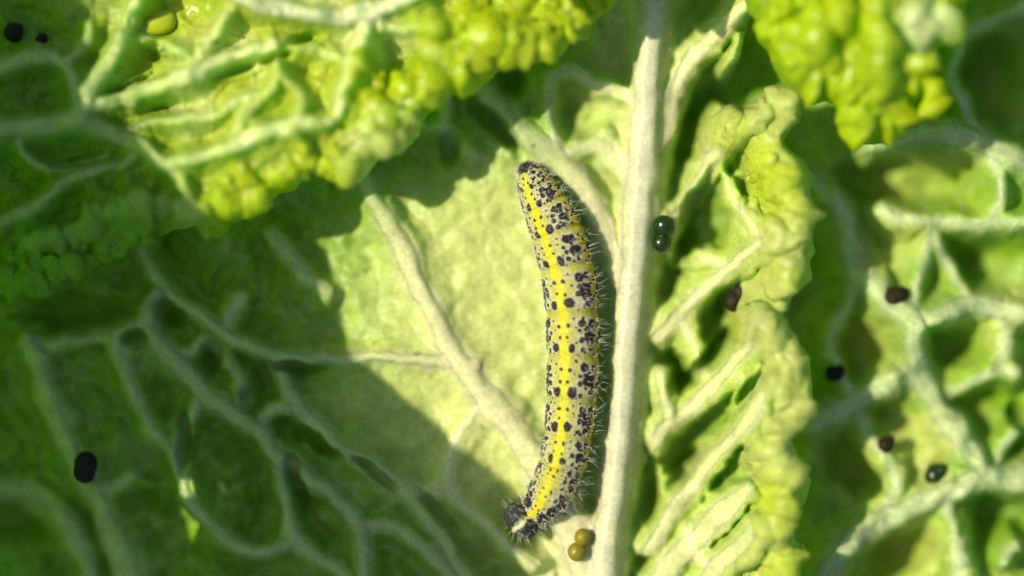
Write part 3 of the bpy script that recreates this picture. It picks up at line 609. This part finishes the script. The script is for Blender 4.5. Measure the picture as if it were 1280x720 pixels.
roll = np.interp(cy, [202, 215, 300, 360, 440, 590, 625, 642], [-32, -30, -36, -23, -22, -20, -14, 0])
zc0 = zs + rr / PPC * 0.93
kx = (D - zc0) / D / PPC
CX, CY = (cx - 640) * kx, (360 - cy) * kx
R = rr * kx
tx = np.gradient(CX); ty = np.gradient(CY); tl = np.hypot(tx, ty); tx /= tl; ty /= tl
sx, sy = -ty, tx                                     # sideways; points to picture right when the tangent points down
phi = np.linspace(-180, 180, na, endpoint=False)     # 0 = straight up, + = picture right
TH = phi[None, :] - roll[:, None]                    # angle from the dorsal line
TH = (TH + 180) % 360 - 180
SSg = np.repeat(ss[:, None], na, 1)
# folds: one deep crease per segment and fine rings inside it
fold = np.zeros(ns); ring = np.zeros(ns)
for s0, L_ in zip(pair_s, seg_len):
    c = s0 + 0.20 * L_
    fold += np.exp(-((ss - c) / (0.085 * L_ + 1)) ** 2)
    for f in (-0.13, -0.32, -0.46, -0.62): ring += np.exp(-((ss - s0 - f * L_) / (0.028 * L_ + .5)) ** 2)
rad = R[:, None] * (1 - 0.085 * fold[:, None] - 0.028 * ring[:, None]) * (1 + 0.012 * fbm(SSg, TH * 0.6, 14, 3, 81))
# colours
acirc = np.radians(np.abs(TH)) * rr[:, None]         # px around from the dorsal line
n1 = fbm(SSg, TH * 0.6, 9, 3, 82); n2 = fbm(SSg, TH * 0.6, 4, 2, 83)
aT = np.abs(TH)
skin = full(TH.shape, (0.28, 0.275, 0.055))
skin = mix(skin, (0.33, 0.32, 0.24), np.clip(0.12 + 0.9 * n1, 0, 1) * sstep(14, 26, aT) * sstep(80, 68, aT))
skin = mix(skin, (0.22, 0.21, 0.02), (fold[:, None] * 0.55).clip(0, 1) * np.ones(TH.shape))
skin = mix(skin, (0.46, 0.36, 0.006), sstep(8, 4.5, aT + 8 * n1) * (0.8 + 0.5 * n2).clip(0, 1))
skin = mix(skin, (0.42, 0.38, 0.03), sstep(18, 7, aT + 6 * n1) * 0.55 * sstep(3, 7, aT))
skin = mix(skin, (0.42, 0.33, 0.008), np.exp(-((aT - 84 + 8 * n1) / 11) ** 2) * 0.95)
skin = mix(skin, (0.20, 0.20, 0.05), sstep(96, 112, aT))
spots = [(0, 18, 5.4, 4.0), (0.02, 39, 2.6, 2.6), (0.0, 58, 3.0, 3.0), (-0.25, 57, 5.6, 6.0), (-0.40, 55, 2.3, 5.4), (-0.22, 36, 2.9, 2.7), (-0.37, 37, 2.0, 2.4), (-0.56, 44, 3.6, 4.4), (-0.57, 65, 3.6, 3.4),
         (-0.53, 9.5, 2.1, 2.0), (-0.25, 9, 1.8, 1.6), (-0.66, 24, 1.4, 1.3), (-0.67, 42, 1.7, 1.6), (-0.45, 24, 1.1, 1.1), (-0.12, 26, 1.2, 1.2), (-0.5, 86, 2.0, 2.0), (-0.2, 85, 2.0, 2.0), (-0.3, 101, 4, 5), (-0.05, 99, 2.6, 2.6),
         (-0.6, 104, 3, 3), (-0.35, 126, 4, 5), (-0.1, 122, 2.5, 2.5), (0.12, 75, 1.5, 1.5), (0.14, 32, 1.1, 1.1), (-0.12, 68, 2.6, 2.8), (-0.38, 72, 2.6, 2.6), (-0.10, 50, 2.0, 2.0), (-0.46, 54, 1.8, 2.6), (-0.15, 80, 1.6, 1.6), (0.08, 48, 1.6, 1.6), (-0.6, 76, 1.6, 1.6), (0.05, 90, 2.0, 2.0)]
spot = np.zeros(TH.shape); halo = np.zeros(TH.shape); hair_at = []
r2 = random.Random(5)
def put_spot(s0, th, ra, rt, dark=1.0):
    i0, i1 = np.searchsorted(ss, [s0 - ra * 3, s0 + ra * 3]); i0 = max(i0, 0)
    if i1 <= i0 + 1: return
    dth = (TH[i0:i1] - th + 180) % 360 - 180
    u = (SSg[i0:i1] - s0) / ra; v = np.radians(dth) * rr[i0:i1, None] / rt
    rd = np.sqrt(u * u + v * v) + 0.22 * n2[i0:i1] + 0.16 * n1[i0:i1]
    spot[i0:i1] = np.maximum(spot[i0:i1], dark * sstep(1.12, 0.80, rd))
    halo[i0:i1] = np.maximum(halo[i0:i1], sstep(1.12 + 2.6 / min(ra, rt), 1.1, rd) * min(1, ra / 3.5))
    hair_at.append((s0, th, ra))
for k, (s0, L_) in enumerate(zip(pair_s, seg_len)):
    scl = np.interp(s0, ss, rr) / 33.5 * (0.86 if L_ < 45 else 1.0)
    for sgn in (-1, 1):
        for off, th, ra, rt in spots:
            if k >= 10 and off == 0 and th == 18: continue
            if r2.random() < 0.06 and ra < 3: continue
            j = r2.gauss
            put_spot(s0 + off * L_ + j(0, 1.0), sgn * th + j(0, 2.2), 1.40 * max(0.95, ra * scl * (1 + j(0, .13)) * (0.85 if L_ < 40 and ra > 5 else 1)), 1.40 * max(0.95, rt * scl * (1 + j(0, .13))))
# dark plates: anal plate at the tail end, shield behind the head
put_spot(5, 6, 9, 12); put_spot(9, -75, 7, 7); put_spot(9, 75, 6, 7)
for sgn in (-1, 1):
    put_spot(ss[-1] - 22, sgn * 52, 8, 9); put_spot(ss[-1] - 11, sgn * 40, 7, 9); put_spot(ss[-1] - 34, sgn * 66, 6, 8)
skin = mix(skin, (0.34, 0.32, 0.26), halo * 0.6 * sstep(10, 20, aT) * sstep(92, 78, aT))
bc = mix(skin, (0.011, 0.007, 0.012), spot * 0.97)
rad = rad * (1 + 0.018 * spot) * (1 + 0.01 * n2)
ca, sa = np.cos(np.radians(phi))[None, :], np.sin(np.radians(phi))[None, :]
flat = np.where(ca < 0, 0.90, 1.0)
BX = CX[:, None] + sx[:, None] * sa * rad; BY = CY[:, None] + sy[:, None] * sa * rad; BZ = zc0[:, None] + ca * rad * flat
Vb = np.stack([BX, BY, BZ], -1).reshape(-1, 3)
idx = np.arange(ns * na).reshape(ns, na); nxt = np.roll(idx, -1, 1)
Fb = np.stack([idx[:-1], nxt[:-1], nxt[1:], idx[1:]], -1).reshape(-1, 4)
# close the two ends
Vb = np.vstack([Vb, [[CX[0], CY[0], zc0[0]], [CX[-1], CY[-1], zc0[-1]]]]); Cb = np.vstack([bc.reshape(-1, 3), [bc[0].mean(0)], [bc[-1].mean(0)]])
c0, c1 = ns * na, ns * na + 1
caps = [(c0, nxt[0, j], idx[0, j], idx[0, j]) for j in range(na)] + [(c1, idx[-1, j], nxt[-1, j], nxt[-1, j]) for j in range(na)]
rootK = thing('caterpillar', 'plump yellow caterpillar with black spots and fine pale hairs lying along the midrib', 'caterpillar')
me = bpy.data.meshes.new('body')
me.from_pydata((Vb * CM).tolist(), [], Fb.tolist() + [c[:3] for c in caps])
me.polygons.foreach_set('use_smooth', np.full(len(me.polygons), True))
a = me.color_attributes.new('tint', 'FLOAT_COLOR', 'POINT'); cc = np.ones((len(Vb), 4), np.float32); cc[:, :3] = Cb; a.data.foreach_set('color', cc.ravel())
me.materials.append(MAT_BODY); me.update()
body = bpy.data.objects.new('body', me); col.objects.link(body); body.parent = rootK

def body_point(s0, th):
    i = int(np.clip(np.searchsorted(ss, s0), 0, ns - 1)); ph = math.radians(th + roll[i])
    o = np.array([sx[i] * math.sin(ph), sy[i] * math.sin(ph), math.cos(ph)])
    return np.array([CX[i], CY[i], zc0[i]]) + o * rad[i, int((th + roll[i] + 180) / 360 * na) % na] * 0.98, o, np.array([tx[i], ty[i], 0])
def hair_mesh(name, strands, parent, mat):
    V, F = [], []
    for p, d1, d2, L_, r0 in strands:
        a = np.cross(d1, [0.3, 0.5, 0.8]); a /= np.linalg.norm(a); b = np.cross(d1, a); b /= np.linalg.norm(b)
        base = len(V)
        for k, t in enumerate((0, 0.35, 0.7, 1.0)):
            c = p + d1 * L_ * t + d2 * L_ * t * t; r = r0 * (1 - 0.8 * t)
            for q_ in range(3): V.append(c + r * (a * math.cos(q_ * 2.094) + b * math.sin(q_ * 2.094)))
        for k in range(3):
            for q_ in range(3):
                i = base + k * 3 + q_; j = base + k * 3 + (q_ + 1) % 3; F.append((i, j, j + 3, i + 3))
    return mesh_obj(name, V, F, mat, parent)
MAT_HAIR = simple_material('pale hair', (0.80, 0.80, 0.62), 0.4, 0.5)
st = []
for s0, th, ra in hair_at:
    n_ = 1 if ra < 2.5 else 3
    for _ in range(n_):
        p, o, t = body_point(s0 + r2.gauss(0, 1.2), th + r2.gauss(0, 3))
        d = o + t * r2.gauss(0, .35) + np.array([r2.gauss(0, .25), r2.gauss(0, .25), r2.gauss(0, .2)]); d /= np.linalg.norm(d)
        st.append((p, d, t * r2.gauss(0, .2) + np.array([0, 0, -0.12]), r2.uniform(0.05, 0.13) * (1.25 if abs(th) > 75 else 0.7), 0.0011))
hair = hair_mesh('hair', st, rootK, MAT_HAIR); hair['kind'] = 'stuff'

# head: two swollen dark lobes with a pale wedge between them
ih = ns - 1
hx, hy = unproj(652, 650, zc0[ih]); hz = zc0[ih] + 0.01
hd = np.array([-0.72, -0.62, -0.30]); hd /= np.linalg.norm(hd); hs = np.cross(hd, [0, 0, 1.0]); hs /= np.linalg.norm(hs); hu = np.cross(hs, hd)
na2, nb2 = 96, 64
aa = np.linspace(0, 2 * math.pi, na2, endpoint=False); bb = np.linspace(0.0, math.pi, nb2)
AA, BB = np.meshgrid(aa, bb)
lx = np.sin(BB) * np.cos(AA); lz = np.sin(BB) * np.sin(AA); ly = np.cos(BB)    # local: side, up, forward
groove = np.exp(-(lx / 0.14) ** 2) * sstep(-0.35, 0.25, lz)
rad_h = 1 - 0.15 * groove + 0.05 * np.abs(lx)
Rh = 0.182
nH = fbm(lx * 40 + 100, (lz + ly) * 40, 16, 3, 91)
Hp = np.array([hx, hy, hz]) + (lx * 1.10 * rad_h * Rh)[..., None] * hs + (lz * 0.98 * rad_h * Rh)[..., None] * hu + (ly * 0.85 * rad_h * Rh)[..., None] * hd
dark = sstep(-0.02, 0.10, np.abs(lx) - 0.10 + 0.18 * nH) * sstep(-0.42, 0.0, np.abs(lx) + 0.25 + 0.4 * lz + 0.3 * nH)
hc = mix(full(lx.shape, (0.34, 0.34, 0.17)), (0.010, 0.011, 0.014), dark * 0.96)
hc = mix(hc, (0.13, 0.13, 0.12), sstep(0.12, 0.34, fbm(lx * 60 + 300, (lz + 0.7 * ly) * 60, 9, 3, 95)) * 0.8)
hc = mix(hc, (0.12, 0.13, 0.13), sstep(0.52, 0.34, blob(lx, ly, -0.62, 0.35, 0.55, 0.7) + 0.5 * nH) * sstep(0, .4, lz) * 0.8)
idx = np.arange(na2 * nb2).reshape(nb2, na2); nx_ = np.roll(idx, -1, 1)
q = np.stack([idx[:-1], idx[1:], nx_[1:], nx_[:-1]], -1).reshape(-1, 4)
MAT_HEAD = MAT_BODY
head = mesh_obj('head', Hp.reshape(-1, 3), q, MAT_HEAD, rootK, hc.reshape(-1, 3))
st = []
for _ in range(46):
    i, j = r2.randrange(8, nb2 // 2 + 14), r2.randrange(na2)
    p = Hp[i, j]; o = p - np.array([hx, hy, hz]); o /= np.linalg.norm(o)
    st.append((p, o + np.array([r2.gauss(0, .2) for _ in range(3)]), np.array([0, 0, -.1]), r2.uniform(.05, .11), 0.0014))
hh = hair_mesh('hair', st, head, MAT_HAIR); hh['kind'] = 'stuff'
def taper(name, p0, p1, r0, r1, parent, mat, mid=None, n=10):
    p0, p1 = np.array(p0, float), np.array(p1, float); mid = (p0 + p1) / 2 if mid is None else np.array(mid, float)
    V, F = [], []; K = 7
    for k in range(K):
        t = k / (K - 1); c = (1 - t) ** 2 * p0 + 2 * t * (1 - t) * mid + t * t * p1
        d = 2 * (1 - t) * (mid - p0) + 2 * t * (p1 - mid); d = d / (np.linalg.norm(d) + 1e-9)
        a = np.cross(d, [0.31, 0.9, 0.2]); a /= np.linalg.norm(a); b = np.cross(d, a)
        r = (r0 + (r1 - r0) * t) * (1 + 0.08 * math.sin(k * 3.1)) * (0.35 if k == K - 1 else 1)
        for j in range(n): V.append(c + r * (a * math.cos(2 * math.pi * j / n) + b * math.sin(2 * math.pi * j / n)))
    for k in range(K - 1):
        for j in range(n): F.append((k * n + j, k * n + (j + 1) % n, (k + 1) * n + (j + 1) % n, (k + 1) * n + j))
    V.append(p1); c = len(V) - 1
    for j in range(n): F.append((K * n - n + j, K * n - n + (j + 1) % n, c, c))
    F = [f if f[2] != f[3] else f for f in F]
    me = bpy.data.meshes.new(name); me.from_pydata([tuple(v * CM) for v in V], [], [f if f[2] != f[3] else f[:3] for f in F])
    me.polygons.foreach_set('use_smooth', np.full(len(me.polygons), True)); me.materials.append(mat)
    o = bpy.data.objects.new(name, me); col.objects.link(o); o.parent = parent; return o
MAT_LEG = simple_material('dark leg', (0.05, 0.045, 0.03), 0.35, 0.5); MAT_PRO = simple_material('proleg skin', (0.34, 0.36, 0.09), 0.5, 0.4, 0.4, 3000, var=0.3)
for k in (-1, -2, -3):                               # three pairs of true legs behind the head
    for sgn in (-1, 1):
        p, o, t = body_point(pair_s[k] - 4, sgn * 118 - 0); e = p + np.array([sx[-40] * sgn * 0.06, sy[-40] * sgn * 0.06, 0]) + t * 0.03
        zf = min(A.z(640 + e[0] * PPC, 360 - e[1] * PPC) + 0.005, p[2] - 0.05); e[2] = zf
        taper('leg', p, e, 0.032, 0.010, rootK, MAT_LEG, (p + e) / 2 + np.array([sx[-40] * sgn, sy[-40] * sgn, 0]) * 0.05)
for k in (4, 5, 6, 7, 0):                            # stubby prolegs along the belly and at the tail
    for sgn in (-1, 1):
        s0 = pair_s[k] + (6 if k else 0) - 14 * (k > 0); i = int(np.searchsorted(ss, s0)); th = sgn * 140 - roll[i]
        p, o, t = body_point(s0, th); e = p + np.array([sx[i], sy[i], 0]) * sgn * 0.02; e[2] = min(A.z(640 + e[0] * PPC, 360 - e[1] * PPC), p[2] - 0.03)
        taper('proleg', p + np.array([0, 0, .03]), e, 0.06 * rr[i] / 34, 0.05 * rr[i] / 34, rootK, MAT_PRO)

# ------------------------------------------------------------------ droppings, drops and specks
def lump(name, lobes_, mat, label, cat, group=None, rough=0.06, seed=0, sub=3):
    """lobes_: list of centre (cm) and three radii (cm); one closed lumpy mesh by shrinking a sphere onto the union"""
    ctr = np.mean([c for c, _ in lobes_], axis=0)
    n_a, n_b = 40, 26
    a_, b_ = np.meshgrid(np.linspace(0, 2 * math.pi, n_a, endpoint=False), np.linspace(0.001, math.pi - 0.001, n_b))
    d = np.stack([np.sin(b_) * np.cos(a_), np.sin(b_) * np.sin(a_), np.cos(b_)], -1).reshape(-1, 3)
    best = np.zeros(len(d))
    for c, r in lobes_:
        o = (ctr - c) / r; dd = d / r
        A_ = (dd ** 2).sum(1); B_ = (dd * o).sum(1); C_ = (o ** 2).sum() - 1; disc = B_ ** 2 - A_ * C_
        t = np.where(disc > 0, (-B_ + np.sqrt(np.maximum(disc, 0))) / A_, 0); best = np.maximum(best, t)
    best *= 1 + rough * 2 * fbm(d[:, 0] * 10 + seed * 7, d[:, 1] * 10 + d[:, 2] * 13, 7, 3, seed)
    V = d * best[:, None]
    idx = np.arange(n_a * n_b).reshape(n_b, n_a); nx_ = np.roll(idx, -1, 1)
    q = np.stack([idx[:-1], idx[1:], nx_[1:], nx_[:-1]], -1).reshape(-1, 4)
    o = mesh_obj(name, V, q, mat); o.location = [float(x) * CM for x in ctr]
    return tag(o, label, cat, group)
def on(leaf, px, py, up):
    p = np.array(leaf.at(px, py)); p[2] += up; return p
M_BLACK = simple_material('dry black frass', (0.006, 0.006, 0.005), 0.75, 0.25, 0.7, 1800)
M_DKGREEN = simple_material('wet dark green frass', (0.007, 0.020, 0.003), 0.18, 0.3, 0.35, 1200, coat=0.15)
M_BROWN = simple_material('brown frass', (0.014, 0.011, 0.003), 0.6, 0.15, 0.8, 1500, var=0.5)
M_AMBER = simple_material('olive amber frass', (0.15, 0.13, 0.005), 0.42, 0.35, 0.5, 900, coat=0.0, trans=0.1)
M_YELLOW = simple_material('yellow drop', (0.36, 0.42, 0.012), 0.08, 0.5, 0.0, coat=0.5, trans=0.25, ior=1.36)
M_WATER = simple_material('water', (1, 1, 1), 0.02, 0.5, trans=1.0, ior=1.33)
p = on(A, 110, 583, 0.10)
lump('frass_pellet', [(p + [0.0, 0.04, 0], (0.12, 0.13, 0.12)), (p + [-0.02, -0.05, 0], (0.11, 0.12, 0.11))], M_BLACK, 'matt black oval frass pellet in the shade beside a pale side vein', 'frass', seed=1)
p = on(A, 828, 282, 0.10); p2 = on(A, 825, 305, 0.06)
lump('frass_pellet', [(p, (0.115, 0.115, 0.12)), (p + [-0.02, -0.17, -0.03], (0.10, 0.10, 0.10))], M_DKGREEN, 'wet glossy blackish-green frass ball right against the white midrib', 'frass', seed=2, rough=0.02)
p = on(A, 725, 681, 0.07)
lump('frass_pellet', [(p + [0.03, 0.085, 0], (0.088, 0.092, 0.09)), (p + [-0.03, -0.065, 0], (0.098, 0.10, 0.095))], M_AMBER, 'olive amber double-lobed frass pellet near the caterpillar head', 'frass', seed=3, rough=0.02)
p = on(A, 918, 376, 0.05)
lump('frass_pellet', [(p, (0.10, 0.12, 0.09)), (p + [0.05, 0.09, 0], (0.07, 0.09, 0.07))], M_BROWN, 'dark brown frass crumb wedged in a furrow beside the frilled edge', 'frass', seed=4, rough=0.12)
for k, (px, py, rx, ry, m_, lb) in enumerate([(1120, 371, 0.15, 0.11, M_BROWN, 'broad brown frass lump above the fork of the pale netted vein'), (1042, 466, 0.11, 0.10, M_BLACK, 'small black frass crumb in a dark hollow of the netted leaf'),
        (1106, 556, 0.09, 0.10, M_BROWN, 'small brown frass crumb below the netted leaf vein junction'), (1173, 595, 0.155, 0.155, M_DKGREEN, 'round dark green frass ball in the angle of two thick pale veins')]):
    p = on(E, px, py, 0.02); lump('frass_pellet', [(p, (rx * .85, ry * .85, 0.09)), (p + [0.04, 0.03, -0.02], (rx * .7, ry * .7, .08))], m_, lb, 'frass', seed=5 + k, rough=0.14)
for k, (px, py, r, lb) in enumerate([(17, 39, 0.10, 'large black frass pellet on the shaded crinkled leaf'), (50, 49, 0.06, 'small black frass pellet next to a larger one on the crinkled leaf')]):
    p = on(B, px, py, 0.0); lump('frass_pellet', [(p, (r, r * 1.05, r)), (p + [0.02, 0.02, 0], (r * .8, r * .8, r * .8))], M_BLACK, lb, 'frass', seed=10 + k)
p = on(B, 188, 34, 0.05)
lump('sap_drop', [(p + [-0.10, -0.06, 0], (0.17, 0.13, 0.10)), (p + [0.08, 0.05, 0], (0.20, 0.13, 0.11)), (p + [0.16, 0.09, 0], (0.12, 0.10, 0.09))], M_YELLOW, 'glossy yellow oval drop lying against a pale vein of the crinkled leaf', 'drop', seed=14, rough=0.03)
drops = [(A, 467, 430, .020, 0), (A, 474, 477, .026, 1), (A, 521, 444, .030, 2), (A, 603, 533, .022, 3), (A, 602, 442, .016, 4), (A, 455, 338, .016, 5), (B, 177, 219, .034, 6), (B, 80, 67, .026, 7), (B, 93, 73, .038, 11),
         (B, 443, 164, .038, 8), (B, 455, 134, .024, 12), (Dl, 1007, 61, .045, 9), (A, 664, 184, .03, 10)]
drop_lab = ['tiny water droplet just above the thin vein crossing the sunlit blade', 'water droplet on the sunlit blade close to the shadow line', 'water droplet on the thin vein where it meets the thick side vein',
            'water droplet on the thick pale side vein by the caterpillar', 'minute water droplet between the thick side vein and the caterpillar', 'minute water droplet at the sunlit scalloped shadow edge', 'water droplet in the shaded hollow of the crinkled leaf',
            'smaller water droplet of the pair at the sunlit vein bend of the crinkled leaf', 'larger water droplet of two on the yellow bubbly margin of the crinkled leaf', 'large bright water droplet on the lime bubbly leaf tip', 'water droplet on the vein end at the caterpillar tail', 'larger water droplet of the pair at the sunlit vein bend of the crinkled leaf', 'smaller water droplet of two on the yellow bubbly margin of the crinkled leaf']
for k, (lf, px, py, r, li) in enumerate(drops):
    p = on(lf, px, py, r * 0.45)
    lump('water_droplet', [(p, (r, r * 1.05, r * 0.85)), (p + [r * .1, 0, 0], (r * .9, r * .9, r * .8))], M_WATER, drop_lab[li], 'water droplet', 'water droplets on the leaves', rough=0.01, seed=20 + k)
# crumbs of dirt in the creases of the curled leaf
V, F = [], []
r3 = random.Random(9)
for k in range(150):
    c = r3.choice([(200, 142, 22, 7), (165, 104, 22, 7), (150, 148, 16, 4), (168, 160, 10, 5), (205, 66, 9, 6), (285, 56, 14, 8)])
    p = on(B, r3.gauss(c[0], c[2]), r3.gauss(c[1], c[3]), 0.0); r = r3.uniform(0.004, 0.018)
    b0 = len(V); o8 = [np.array(v) * r * r3.uniform(.6, 1.3) for v in ((1, 0, 0), (-1, 0, 0), (0, 1, 0), (0, -1, 0), (0, 0, 1), (0, 0, -1))]
    V += [p + v for v in o8]; F += [(b0 + a, b0 + b, b0 + c_) for a, b, c_ in ((0, 2, 4), (2, 1, 4), (1, 3, 4), (3, 0, 4), (2, 0, 5), (1, 2, 5), (3, 1, 5), (0, 3, 5))]
dirt = mesh_obj('dirt', V, F, M_BROWN, smooth=False); tag(dirt, 'dark crumbs of dirt in the creases of the crinkled leaf', 'dirt'); dirt['kind'] = 'stuff'
